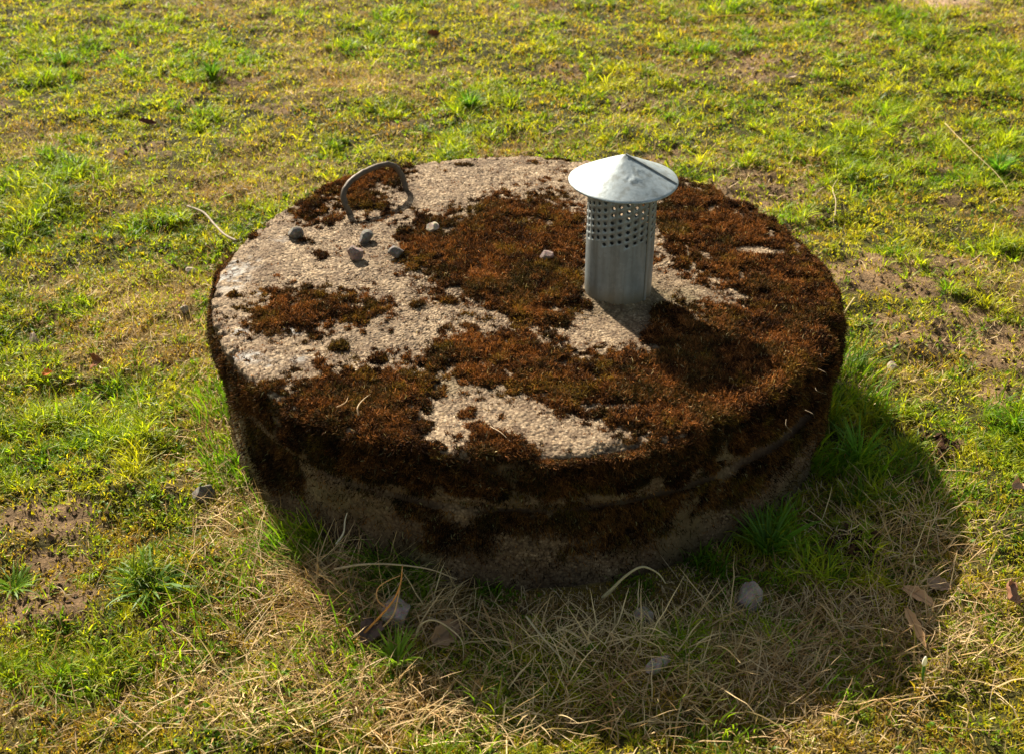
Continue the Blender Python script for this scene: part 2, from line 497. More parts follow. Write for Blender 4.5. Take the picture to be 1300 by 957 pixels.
MASK = np.clip(np.maximum(np.maximum(m1 * (1 - .85 * hole), m2), np.maximum(speck, near)), 0, 1)
bare = blobs(bpx, bpy_, [(955, 319, 24, 6, .9), (790, 400, 28, 26, 1.0), (880, 300, 10, 4, .5), (985, 322, 14, 4, .7), (900, 290, 12, 3, .5), (560, 515, 10, 5, .5)], .5)
MASK = MASK * (1 - bare)
LICH = np.clip(blobs(bpx, bpy_, LICHEN_B, .6) * sstep(.42, .60, fbm(BX, BY, .02, 91, 4)) * 1.1, 0, 1)
ALG = blobs(bpx, bpy_, [(784, 375, 66, 26, .55), (850, 380, 40, 14, .6), (560, 490, 30, 12, .5)], .8) * (.4 + fbm(BX, BY, .02, 92, 3))


def samp(A, x, y):
    u = np.clip((x + .66) / 1.32 * (NB - 1), 0, NB - 1.001); v = np.clip((y + .66) / 1.32 * (NB - 1), 0, NB - 1.001)
    i = u.astype(int); j = v.astype(int); a = u - i; b = v - j
    return (A[i, j] * (1 - a) + A[i + 1, j] * a) * (1 - b) + (A[i, j + 1] * (1 - a) + A[i + 1, j + 1] * a) * b


def profile(pts, step):
    out = []; s = 0
    pts = np.array(pts, float)
    seg = np.hypot(*np.diff(pts, axis=0).T); L = np.concatenate([[0], np.cumsum(seg)])
    n = int(L[-1] / step)
    t = np.linspace(0, L[-1], n)
    r = np.interp(t, L, pts[:, 0]); z = np.interp(t, L, pts[:, 1])
    dr = np.gradient(r); dz = np.gradient(z); l = np.hypot(dr, dz) + 1e-9
    # normal points out of the body when walking top centre -> rim -> down
    return r, z, -dz / l, dr / l, t


def rim_noise(th, z):
    """slow unevenness of the cast edge plus chips"""
    a = fbm(th * RL + 10, z, .25, 101, 3) - .5
    return a * .012


def side_cov(th, z, top, depth):
    """how mossy the side is: th in radians, 0 = right, -90 deg = towards the camera"""
    d = (np.degrees(th) + 360) % 360
    front = sstep(160, 185, d) * sstep(395, 372, d) + sstep(20, 5, d)
    n = fbm(th * RL + 5, z, .06, 111, 4)
    return np.clip(front, 0, 1) * sstep(.30, .46, n + .06) + (1 - np.clip(front, 0, 1)) * sstep(.55, .66, n)


# cover profile
PBX, PBY = ground_at(784, 371, H)[:2]
arc = [(RL - .009 + .009 * math.sin(a), H - .009 + .009 * math.cos(a)) for a in np.linspace(0, math.pi / 2, 7)]
prof = [(.0005, H)] + arc + [(RL + .003, H - .085), (RL - .003, H - .098), (RL - .012, H - .101), (.45, H - .101)]
pr_, pz_, nr_, nz_, ps_ = profile(prof, .0021)
NT = 1500
th = np.linspace(0, 2 * math.pi, NT, endpoint=False)
TH = th[:, None] + 0 * pr_[None]; R_ = pr_[None] + 0 * TH; Z_ = pz_[None] + 0 * TH; S_ = ps_[None] + 0 * TH
NR = nr_[None] + 0 * TH; NZ = nz_[None] + 0 * TH
X_ = R_ * np.cos(TH); Y_ = R_ * np.sin(TH)
us = np.where(S_ < RL - .012, X_, TH * RL); vs = np.where(S_ < RL - .012, Y_, Z_ + 3)
g = grains(X_, Y_, .0037, 7) * (nz_ > .5)[None] + grains(TH * RL, Z_, .0040, 7) * (nz_ <= .5)[None]
slow = (fbm(X_, Y_, .12, 121, 4) - .5) * .006 + (fbm(X_ + Z_, Y_ - Z_, .018, 123, 3) - .5) * .0035
lichen = samp(LICH, X_, Y_) * (NZ > .2)
disp = g * (.0022 + .0022 * fbm(X_, Y_, .02, 125, 2)) * (1 - .6 * lichen) + slow
edge = sstep(RL - .03, RL - .004, S_) * sstep(RL + .10, RL + .03, S_)
chip = -edge * (.010 * sstep(.55, .75, fbm(TH * RL + 3, Z_ * .5, .03, 127, 3)) + .004 * fbm(TH * RL, Z_, .012, 128, 2))
disp = disp + chip
rn = rim_noise(TH, 0 * Z_) * sstep(.3, RL, R_)
Xd = X_ + (NR * disp + rn) * np.cos(TH); Yd = Y_ + (NR * disp + rn) * np.sin(TH); Zd = Z_ + NZ * disp
topm = samp(MASK, X_, Y_) * (NZ > .3)
sidem = side_cov(TH, Z_, H, .1) * (NZ <= .3)
stain_shade = np.clip(sstep(.1, .7, topm) * .9 + sstep(.05, .6, sidem) * .8, 0, 1)
stain_shade = np.maximum(stain_shade, (NZ <= .3) * np.clip(.25 + 1.0 * fbm(TH * RL, Z_, .05, 129, 4), 0, .92))  # side stain, deepened to paint shade into the lip
stain_shade = np.maximum(stain_shade, (NZ > .3) * .62 * sstep(.47, .72, fbm(X_, Y_, .045, 130, 5)) * (.35 + .9 * fbm(X_, Y_, .006, 132, 2)))
stain_shade = np.maximum(stain_shade, (NZ > .3) * .75 * sstep(.66, .74, vnoise(X_, Y_, .007, 134)) * sstep(.45, .6, fbm(X_, Y_, .10, 135, 3)))
pd_ = np.hypot(X_ - PBX, Y_ - PBY)
Zd = Zd + (NZ > .5) * .009 * np.exp(-np.clip(pd_ - .0625, 0, 1) / .010) * (.5 + fbm(X_, Y_, .02, 133, 3)) * (pd_ > .05)
algae = samp(ALG, X_, Y_) * (NZ > .3) + (NZ <= .3) * .6 * sstep(.45, .65, fbm(TH * RL, Z_, .07, 131, 3))
lid = bpy.data.objects.new('concrete_well_cover', None)
COL.objects.link(lid)
lid.empty_display_size = .2
tag(lid, 'round weathered concrete cover overgrown with brown moss, with a metal vent pipe and steel handle', 'well cover')
slab = mesh_obj('slab', np.stack([Xd, Yd, Zd], -1), grid_quads(NT, len(pr_), True), M_CONC, lid,
                attrs={'lichen': lichen.ravel() * .9, 'stain_shade': stain_shade.ravel() * .9, 'algae': np.clip(algae, 0, 1).ravel()})

# well ring under the cover
RR = .573
rp = [(.47, H - .0995), (RR - .032, H - .0995), (RR - .016, H - .106), (RR - .002, H - .124), (RR, .06), (RR + .004, -.09), (.47, -.09), (.47, H - .0995)]
qr, qz, qnr, qnz, qs = profile(rp, .0042)
NT2 = 1000
t2 = np.linspace(0, 2 * math.pi, NT2, endpoint=False)
T2 = t2[:, None] + 0 * qr[None]; Zr = qz[None] + 0 * T2; Rr = qr[None] + 0 * T2
outer = (Rr > RR - .025)
d2 = outer * ((fbm(T2 * RR, Zr, .16, 141, 4) - .5) * .028 + (fbm(T2 * RR, Zr, .02, 142, 3) - .5) * .006 + grains(T2 * RR, Zr, .009, 12) * .002
              + .018 * np.exp(-((((T2 + math.pi) % (2 * math.pi) - math.pi) + .38) / .5) ** 2))
Rr2 = Rr + qnr[None] * d2
sm2 = side_cov(T2, Zr * 1.0, 0, 0) * sstep(.30, .52, fbm(T2 * RR, Zr, .09, 148, 3)) * sstep(.05, .14, Zr + (fbm(T2 * RR, Zr * 0, .2, 144, 3) - .5) * .16)
st2 = np.clip(sm2 * .8 + .55 * sstep(.35, .7, fbm(T2 * RR, Zr * .5, .08, 145, 4)), 0, 1)
al2 = .6 * sstep(.42, .7, fbm(T2 * RR, Zr, .11, 146, 4))
ring = mesh_obj('concrete_well_ring', np.stack([Rr2 * np.cos(T2), Rr2 * np.sin(T2), Zr + qnz[None] * d2 * 0], -1),
                grid_quads(NT2, len(qr), True), M_RING, attrs={'lichen': 0 * sm2.ravel(), 'stain_shade': st2.ravel() * .85, 'algae': al2.ravel()})
tag(ring, 'stained concrete well ring set in the lawn under the mossy cover', 'well ring')


# ------------------------------------------------------------------ moss: cushions and strands
def moss_colors(u, v, n, rust=.5):
    k = .5 * fbm(u, v, .05, 151, 4) + .5 * fbm(u, v, .010, 152, 2) + .30 * (RNG.random(n) - .5)
    a = np.array([.022, .010, .005]); b = np.array([.108, .042, .015]); c = np.array([.29, .112, .032]); d = np.array([.24, .14, .02]); e = np.array([.060, .048, .014])
    t = np.clip((k - .33) / .34, 0, 1)[:, None]
    col = np.where(t < .5, a + (b - a) * t * 2, b + (c - b) * (t * 2 - 1))
    gold = sstep(.60, .74, fbm(u, v, .045, 153, 3))[:, None] * (RNG.random(n) < .6)[:, None]
    col = col * (1 - .75 * gold) + d * .75 * gold
    ol = sstep(.50, .64, fbm(u, v, .06, 155, 4))[:, None] * (RNG.random(n) < .65)[:, None]
    col = col * (1 - .6 * ol) + e * .6 * ol
    pale = (RNG.random(n) < .025)[:, None]
    col = col * (1 - pale) + np.array([.34, .26, .13]) * pale
    return col * (.35 + 1.3 * RNG.random(n) ** 1.3)[:, None]


def strands(P, N, L, W, droop, tilt):
    n = len(P)
    D = N + tilt * RNG.normal(size=(n, 3)); D /= np.linalg.norm(D, axis=1)[:, None]
    D2 = D + .7 * RNG.normal(size=(n, 3)); D2[:, 2] -= droop; D2 /= np.linalg.norm(D2, axis=1)[:, None]
    p0 = P - .15 * L[:, None] * N; p1 = P + D * L[:, None] * .5; p2 = p1 + D2 * L[:, None] * .5
    S = np.cross(D, RNG.normal(size=(n, 3))); S /= np.linalg.norm(S, axis=1)[:, None]
    Wk = np.stack([W, W * .9, W * .35], 1)
    return ribbons(np.stack([p0, p1, p2], 1), Wk, S)


# cushion thickness on the cover's surface: a function of (x, y) on top and (theta, z) on the side
def thick_top(x, y):
    m = samp(MASK, x, y)
    lump = fbm(x, y, .035, 161, 3); big = fbm(x, y, .12, 162, 3)
    r = np.hypot(x, y); d = (np.degrees(np.arctan2(y, x)) + 360) % 360
    right = sstep(.40, .56, r) * sstep(295, 315, d) * sstep(375, 350, d)
    return m ** 1.3 * (.002 + .008 * lump + .005 * big + .008 * right * lump) * sstep(.12, .5, m)


def thick_side(t, z):
    m = side_cov(t, z, 0, 0)
    d = (np.degrees(t) + 360) % 360
    right = sstep(308, 325, d) * sstep(360, 345, d)
    left = sstep(175, 190, d) * sstep(235, 205, d)
    lump = fbm(t * RL, z, .035, 164, 3)
    fr = np.clip(sstep(160, 185, d) + sstep(20, 5, d), 0, 1)
    return m * (.005 + .013 * lump + .018 * np.clip(right, 0, 1) * lump ) * (1 - .65 * left) * (.3 + .7 * fr) * sstep(H - .088, H - .052, z + .060 * (lump - .5)) * (1 - left * sstep(H - .030, H - .012, z))


on_top = nz_[None] > .5
mt = np.where(on_top, thick_top(X_, Y_), thick_side(TH, Z_))
lum = (fbm(us, vs, .008, 165, 2) - .35) * .006 * np.clip(mt / .006, 0, 1)
off = mt + lum - .0025
valid_v = off > 0.0005
lim = (ps_ < RL + .092)[None] & valid_v
mo = off * 1.0
Xm = X_ + (NR * mo + rn) * np.cos(TH); Ym = Y_ + (NR * mo + rn) * np.sin(TH); Zm = Z_ + NZ * mo - (NZ <= .5) * mo * .25
Qm = grid_quads(NT, len(pr_), True)
lf = lim.ravel()
Qm = Qm[lf[Qm].any(1) & (ps_[Qm[:, 0] % len(pr_)] < RL + .095)]
use, inv = np.unique(Qm, return_inverse=True)
Vm = np.stack([Xm, Ym, Zm], -1).reshape(-1, 3)[use]
Qm = inv.reshape(-1, 4)
cm = moss_colors(X_.ravel()[use] + 2 * Z_.ravel()[use], Y_.ravel()[use] - Z_.ravel()[use], len(use)) * .45
parts = [(Vm, Qm, cm)]
# strands grown from every part of the cushions
A_, B_, C4, D_ = (Vm[Qm[:, i]] for i in range(4))
fn = np.cross(C4 - A_, D_ - B_); ar = np.linalg.norm(fn, axis=1) / 2
fn = fn / np.maximum(np.linalg.norm(fn, axis=1), 1e-9)[:, None]
cen = (A_ + C4) / 2
fn *= np.sign((fn * (cen * [1, 1, 0] + [0, 0, .25] * (cen[:, 2:] > H - .01))).sum(1) + 1e-9)[:, None]
ang = (np.degrees(np.arctan2(cen[:, 1], cen[:, 0])) + 360) % 360
vis = np.where((fn[:, 2] > .5) | (ang > 160) | (ang < 30), 1., .35)
wgt = ar * vis
n = int(min(520000, wgt.sum() * 620000))
fi = RNG.choice(len(Qm), n, p=wgt / wgt.sum())
u_, w_ = RNG.random((n, 1)), RNG.random((n, 1))
P_ = (A_[fi] * (1 - u_) + B_[fi] * u_) * (1 - w_) + (D_[fi] * (1 - u_) + C4[fi] * u_) * w_
Nn = fn[fi]
upw = np.clip(Nn[:, 2], 0, 1)
m = np.where(upw > .5, samp(MASK, P_[:, 0], P_[:, 1]), .8)
rad_ = np.hypot(P_[:, 0], P_[:, 1]); angp = np.arctan2(P_[:, 1], P_[:, 0])
ucol = np.where(upw > .5, P_[:, 0], angp * RL); vcol = np.where(upw > .5, P_[:, 1], P_[:, 2] + 3)
L_ = (.0025 + .0060 * RNG.random(n) + .006 * RNG.random(n) ** 4) * (.35 + .75 * m) * (1 + .25 * (1 - upw))
Nn = Nn - np.array([0, 0, .35]) * (1 - upw)[:, None]
Nn /= np.linalg.norm(Nn, axis=1)[:, None]
V_, Q_ = strands(P_, Nn, L_, .0005 + .0004 * RNG.random(n), .1, .75)
sc_ = (1 - (1 - upw)[:, None] * np.array([.62, .58, .58]))  # darkens strands on the sides: shade put into the moss colour
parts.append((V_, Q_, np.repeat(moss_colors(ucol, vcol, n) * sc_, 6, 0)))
# thin film of moss where there is no cushion
n = 200000
r = RL * np.sqrt(RNG.random(n)); a = RNG.random(n) * 2 * math.pi
x = r * np.cos(a); y = r * np.sin(a); m = samp(MASK, x, y)
k = (RNG.random(n) < m * .9) & (m > .10) & (m < .75); x, y, m = x[k], y[k], m[k]; nn = len(x)
V_, Q_ = strands(np.stack([x, y, H + .0015 + 0 * x], -1), np.tile([0., 0, 1], (nn, 1)), (.0018 + .003 * RNG.random(nn)) * (.5 + m), .0005 + .0004 * RNG.random(nn), .1, .8)
parts.append((V_, Q_, np.repeat(moss_colors(x, y, nn) * 1.2, 6, 0)))
n = 90000
a = RNG.random(n) * 2 * math.pi; z = H - .008 - .090 * RNG.random(n)
k = RNG.random(n) < .16 + .6 * sstep(.4, .6, fbm(a * RL, z, .03, 166, 3)); a, z = a[k], z[k]; nn = len(a)
ra = RL + rim_noise(a, 0 * a) + .002
V_, Q_ = strands(np.stack([ra * np.cos(a), ra * np.sin(a), z], -1), np.stack([np.cos(a), np.sin(a), 0 * a - .3], -1), .003 + .006 * RNG.random(nn) ** 2, .0005 + .0004 * RNG.random(nn), .6, .7)
parts.append((V_, Q_, np.repeat(moss_colors(a * RL, z + 3, nn) * np.array([.45, .55, .52]), 6, 0)))  # side strands tinted dark to stand in for shade


def merge(parts):
    V = []; Q = []; C_ = []; o = 0
    for v, q, c in parts:
        V.append(v); Q.append(q + o); C_.append(c); o += len(v)
    return np.vstack(V), np.vstack(Q), np.vstack(C_)


V_, Q_, C_ = merge(parts)
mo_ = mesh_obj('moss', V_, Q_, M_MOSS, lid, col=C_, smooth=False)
tag(mo_, 'rust-brown feathery moss in ragged cushions on the cover', kind='stuff')

# moss on the ring
n = 240000
a = math.pi * .92 + RNG.random(n) * math.pi * 1.2; z = RNG.random(n) * (H - .10)
c = side_cov(a, z, 0, 0) * sstep(.30, .52, fbm(a % (2 * math.pi) * RR, z, .09, 148, 3)) * sstep(.05, .14, z + (fbm(a % (2 * math.pi) * RR, 0 * z, .2, 144, 3) - .5) * .16)
c = np.maximum(c, .10 * fbm(a * RR, z, .03, 171, 2))
k = (RNG.random(n) < c * .9) & (z < H - .112)
a, z, c = a[k] % (2 * math.pi), z[k], c[k]; nn = len(a)
dsp = (fbm(a * RR, z, .16, 141, 4) - .5) * .028
ra = RR + dsp + .018 * np.exp(-((((a + math.pi) % (2 * math.pi) - math.pi) + .38) / .5) ** 2) + .004 * fbm(a * RR, z, .04, 172, 2)
V_, Q_ = strands(np.stack([ra * np.cos(a), ra * np.sin(a), z], -1), np.stack([np.cos(a), np.sin(a), 0 * a - .3], -1),
                 (.003 + .009 * RNG.random(nn) ** 2), .0005 + .0004 * RNG.random(nn), .7, .7)
mr = mesh_obj('moss', V_, Q_, M_MOSS, ring, col=np.repeat(moss_colors(a * RL, z + 7, nn) * np.array([.42, .50, .48]), 6, 0), smooth=False)  # ring moss colour scaled down, shade painted into it
tag(mr, 'brown hanging moss, darkened for shade, on the upper part of the ring', kind='stuff')

# ------------------------------------------------------------------ vent pipe and cap
PB = ground_at(784, 371, H)
vent = bpy.data.objects.new('vent_pipe', None); COL.objects.link(vent)
vent.location = PB; vent.parent = lid
tag(vent, 'grey galvanised vent pipe with rows of punched holes and a conical cap')
PR = .0625


def pipe_shell():
    NC = 28; V = []; Q = []
    zlo, zhi, pit = .126, .222, .0136
    w = 2 * math.pi / NC; slope = .0046 / w; zb, zt_ = -.012, .243

    def pt(t, z):
        z = min(max(z + slope * t, zb), zt_)
        return (PR * math.cos(t), PR * math.sin(t), z)

    def q(a, b, c, d):
        i = len(V); V.extend([a, b, c, d]); Q.append([i, i + 1, i + 2, i + 3])

    rnd = np.random.default_rng(5)
    for i in range(NC):
        t0 = i * w - 1.5 * math.pi + .11                # the sheet's ends meet at the back
        for j in range(-26, 40):
            z0 = j * pit; z1 = z0 + pit; zc = (z0 + z1) / 2
            if z1 + slope * (t0 + w) < zb or z0 + slope * (t0 - w) > zt_: continue
            if zlo < zc + slope * t0 < zhi:
                tc_ = t0 + rnd.normal() * .006; zc += rnd.normal() * .0004
                hr = .0034 + rnd.normal() * .00015
                o_ = [(t0 - w / 2 + w * s / 4, z0) for s in range(4)] + [(t0 + w / 2, z0 + pit * s / 4) for s in range(4)] + \
                     [(t0 + w / 2 - w * s / 4, z1) for s in range(4)] + [(t0 - w / 2, z1 - pit * s / 4) for s in range(4)]
                n_ = []
                for s in range(16):
                    an = -math.pi * .75 + 2 * math.pi * s / 16
                    tt = tc_ + hr * math.cos(an) / PR
                    n_.append((tt, zc + hr * math.sin(an) - slope * (tt - tc_)))
                for s in range(16):
                    e = (s + 1) % 16
                    q(pt(*o_[s]), pt(*o_[e]), pt(*n_[e]), pt(*n_[s]))
            else:
                for u in range(4):
                    for v in range(4):
                        ta, tb = t0 - w / 2 + w * u / 4, t0 - w / 2 + w * (u + 1) / 4
                        za, zb2 = z0 + pit * v / 4, z0 + pit * (v + 1) / 4
                        q(pt(ta, za), pt(tb, za), pt(tb, zb2), pt(ta, zb2))
    V = np.array(V).round(5); Q = np.array(Q)
    ar = np.linalg.norm(np.cross(V[Q[:, 2]] - V[Q[:, 0]], V[Q[:, 3]] - V[Q[:, 1]]), axis=1)
    return V, Q[ar > 1e-7]


V_, Q_ = pipe_shell()
me_ = V_
uq, inv = np.unique(me_, axis=0, return_inverse=True)
Q_ = inv.reshape(-1)[Q_]
gr_ = sstep(.050, -.002, uq[:, 2] + .015 * (fbm(np.arctan2(uq[:, 1], uq[:, 0]) * PR, uq[:, 2], .02, 5, 3) - .5)) * .8
shell = mesh_obj('pipe_shell', uq, Q_, M_ZINC, vent, attrs={'grime': gr_})
sol = shell.modifiers.new('wall', 'SOLIDIFY'); sol.thickness = .0014; sol.offset = -1
# lap seam running down the pipe
sa = math.radians(-43)
sv = []
zs = np.linspace(-.005, .232, 40)
for (dt, dr) in ((-.055, .0004), (-.052, .0016), (.03, .0018), (.036, .0005)):
    sv.append(np.stack([(PR + dr) * np.cos(sa + dt + 0 * zs), (PR + dr) * np.sin(sa + dt + 0 * zs), zs], -1))
sv = np.array(sv)
mesh_obj('lap_seam', sv.reshape(-1, 3), grid_quads(4, 40)[:, ::-1], M_ZINC, vent, attrs={'grime': np.repeat([[.9], [.5], [.05], [.3]], 40, 1).ravel()})
# conical cap
CRAD, CZ0, CZ1 = .0975, .229, .277
nt_, nr2 = 144, 30
tt_ = np.linspace(0, 2 * math.pi, nt_, endpoint=False); rr2 = np.concatenate([np.linspace(0.0004, CRAD, nr2), [CRAD + .0006, CRAD - .0006]])
Tt, Rt = np.meshgrid(tt_, rr2, indexing='ij')
k = np.clip(Rt / CRAD, 0, 1)
Zt = CZ1 - (CZ1 - CZ0) * k ** 1.04
xx, yy = Rt * np.cos(Tt), Rt * np.sin(Tt)
Zt = Zt + (fbm(xx + 1, yy, .03, 181, 3) - .5) * .0012 * k + .0016 * np.sin(2 * Tt + .5) * k ** 3
drip = sstep(.62, .72, fbm(xx + 4, yy, .006, 182, 2)) * sstep(.035, .010, np.hypot(xx - .012, yy + .040)) * .0011
Zt = Zt + drip
Zt[:, -1] -= .0035; Zt[:, -2] -= .0012
cap = mesh_obj('cap', np.stack([xx, yy, Zt], -1), grid_quads(nt_, len(rr2), True)[:, ::-1], M_CAP, vent, attrs={'grime': 0 * Zt.ravel()})
tag(cap, 'pale grey conical metal rain cap with a radial lap seam')
sol = cap.modifiers.new('sheet', 'SOLIDIFY'); sol.thickness = .0013; sol.offset = -1
# radial seam of the cap: a raised lap from apex to rim
ss = np.linspace(.002, CRAD - .001, 30); an = math.radians(-14)
wv = []
for (w_, dz) in ((-.0034, .0001), (-.0026, .0018), (.0022, .0016), (.0032, -.0002)):
    x_ = ss * math.cos(an) - w_ * math.sin(an); y_ = ss * math.sin(an) + w_ * math.cos(an)
    wv.append(np.stack([x_, y_, CZ1 - (CZ1 - CZ0) * (ss / CRAD) ** 1.04 + dz + .0006 + .0016 * math.sin(2 * an + .5) * (ss / CRAD) ** 3], -1))
mesh_obj('cap_seam', np.array(wv).reshape(-1, 3), grid_quads(4, 30), M_ZINC, cap, attrs={'grime': np.repeat([[.3], [.1], [.1], [.3]], 30, 1).ravel()})

# ------------------------------------------------------------------ lifting handle
h1 = ground_at(445, 273, H); h2 = ground_at(516, 243, H)
bk = np.array([-(h2 - h1)[1], (h2 - h1)[0], 0]); bk *= np.sign(bk[1]) / np.linalg.norm(bk)
pn = np.cross(h2 - h1, np.array([0, 0, 1.]) + .40 * bk); pn /= np.linalg.norm(pn)      # the bar leans back a little


def on_plane(px, py):
    d = CF + np.array([1., 0, 0]) * (px - 650) / F_PX + CU * (433.5 - py) / F_PX
    t = ((h1 - CAM) @ pn) / (d @ pn)
    return CAM + t * d


hp = [h1 - [0, 0, .02], h1] + [on_plane(*q) for q in ((438, 259), (437, 243), (446, 230), (464, 218), (484, 210), (498, 210), (507, 218), (513, 231))] + [h2, h2 - [0, 0, .02]]
hv, hq, ht = tube(spline(hp, 60) + .0005 * np.random.default_rng(8).normal(size=(60, 3)), 0.0062 + .0003 * np.random.default_rng(9).normal(size=60), 12)
hd = mesh_obj('lifting_handle', hv, hq, M_IRON, lid, extra_tris=ht, attrs={'grime': .3 * np.random.default_rng(2).random(len(hv))})
tag(hd, 'bent dark steel bar handle set in the concrete')


# ------------------------------------------------------------------ stones and small finds
def pebble(name, loc, size, mat, label, cat, group, seed, facets=13, rz=0.0):
    import bmesh
    bm = bmesh.new(); bmesh.ops.create_icosphere(bm, subdivisions=5, radius=1)
    rg = np.random.default_rng(seed)
    dirs = rg.normal(size=(facets, 3)); dirs /= np.linalg.norm(dirs, axis=1)[:, None]; dist = .52 + .40 * rg.random(facets)
    for v in bm.verts:
        p = np.array(v.co)
        for d_, k_ in zip(dirs, dist):
            e = p @ d_ - k_
            if e > 0: p = p - d_ * e * .97
        rgh = float(fbm(np.array([p[0] + p[2] * .7 + seed]), np.array([p[1] - p[2] * .6]), .5, 300 + seed, 4)[0]) - .5
        p = p * (1 + .22 * rgh)
        v.co = Vector(p * np.array(size) * 1.35)
    zmin = min(v.co.z for v in bm.verts)
    for v in bm.verts: v.co.z -= zmin + size[2] * .40
    me = bpy.data.meshes.new(name); bm.to_mesh(me); bm.free()
    me.materials.append(mat)
    o = bpy.data.objects.new(name, me); COL.objects.link(o)
    o.location = loc; o.rotation_euler = (0, 0, rz)
    return tag(o, label, cat, group)


M_GREYST = stone_mat('grey_granite', (.045, .040, .035), (.185, .160, .135), 90)
M_PINKST = stone_mat('pink_granite', (.07, .055, .05), (.22, .14, .115), 90)
M_PALEST = stone_mat('pale_stone', (.22, .17, .12), (.36, .29, .22), 60)
M_LILAC = stone_mat('lilac_stone', (.17, .135, .11), (.31, .25, .21), 50)
GP = 'pebbles lying on the well cover'
for i, (px, py, sx, sy, sz, mt_, lb) in enumerate([
    (375, 303, .0135, .012, .0125, M_GREYST, 'small rounded grey pebble lying apart, nearest the left edge of the cover'),
    (465, 306, .0165, .012, .0100, M_GREYST, 'flat angular dark grey pebble on bare concrete just below the steel handle'),
    (451, 330, .0145, .012, .0130, M_PINKST, 'angular pinkish grey pebble, the lowest of the group near the handle'),
    (503, 327, .0125, .011, .0100, M_GREYST, 'small grey pebble beside the left tip of the large moss patch'),
    (549, 296, .0145, .011, .0085, M_PALEST, 'pale tan pebble sitting on the edge of the large moss patch'),
    (694, 333, .0125, .010, .0080, M_PINKST, 'small pinkish pebble sunk in brown moss left of the vent pipe')]):
    p = ground_at(px, py, H)
    pebble('pebble', (p[0], p[1], H + (.013 if i == 5 else .006 if i == 4 else .0015)), (sx, sy, sz), mt_, lb, 'pebble', GP, 20 + i, rz=i * 1.3)


def gz(x, y): return float(ground_h(np.array([x]), np.array([y]))[0])


for i, (px, py, s, mt_, nm, lb) in enumerate([
    (258, 631, (.017, .014, .017), M_GREYST, 'pebble', 'grey pebble in the grass left of the well ring'),
    (950, 772, (.022, .015, .027), M_LILAC, 'stone', 'flat lilac grey stone standing in shaded grass in front of the ring'),
    (505, 795, (.024, .018, .020), M_LILAC, 'stone', 'grey stone half buried under dry straw in front of the ring'),
    (815, 785, (.014, .012, .014), M_PALEST, 'stone', 'tan stone peeping through shaded grass right of centre'),
    (836, 858, (.018, .009, .010), M_LILAC, 'stone', 'long pale grey stone in dry grass at the bottom edge'),
    (1135, 462, (.012, .010, .010), M_PALEST, 'stone', 'round tan stone in short grass right of the cover'),
    (243, 346, (.012, .009, .007), M_PALEST, 'stone', 'pale flat stone in the grass left of the cover'),
    (236, 400, (.009, .008, .008), M_LILAC, 'pebble', 'small round mauve pebble in short grass left of the cover'),
    (1112, 6, (.035, .02, .022), M_GREYST, 'stone', 'dark grey stone at the top edge beside the sandy patch')]):
    p = ground_at(px, py, 0)
    pebble(nm, (p[0], p[1], gz(p[0], p[1]) - .35 * s[2] + .004), s, mt_, lb, nm, None, 60 + i, rz=i * .9)


def leaf(loc, ln, wd, colr, label, name='dead_leaf', rz=0., tilt=(.2, .1), curl=.5, seed=0, cat='leaf'):
    nu, nv = 22, 11
    u = np.linspace(0, 1, nu)[:, None] + np.zeros((1, nv)); v = np.linspace(-1, 1, nv)[None] + np.zeros((nu, 1))
    wprof = np.sin(math.pi * np.clip(u, .03, .985) ** .8) ** .75 * (1 + .12 * np.sin(u * 26 + seed))
    x = (u - .5) * ln; y = v * wprof * wd * .5
    z = curl * wd * (.5 * v * v * wprof + .35 * np.sin(u * 3 + seed) + .08 * np.sin(9 * u + 5 * v + seed)) - .02 * wd * (np.abs(v) < .15)
    P = np.stack([x, y, z], -1).reshape(-1, 3)
    c = np.array(colr)[None] * (.8 + .4 * fbm(P[:, 0] + seed, P[:, 1], .01, 7, 3))[:, None]
    mid = (np.abs(v) < .12).ravel()[:, None]
    c = c * (1 - .35 * mid)
    o = mesh_obj(name, P, grid_quads(nu, nv), M_STRAW, col=c)
    md = o.modifiers.new('thickness', 'SOLIDIFY'); md.thickness = .0005
    o.location = loc; o.rotation_euler = (tilt[0], tilt[1], rz)
    return tag(o, label, cat)


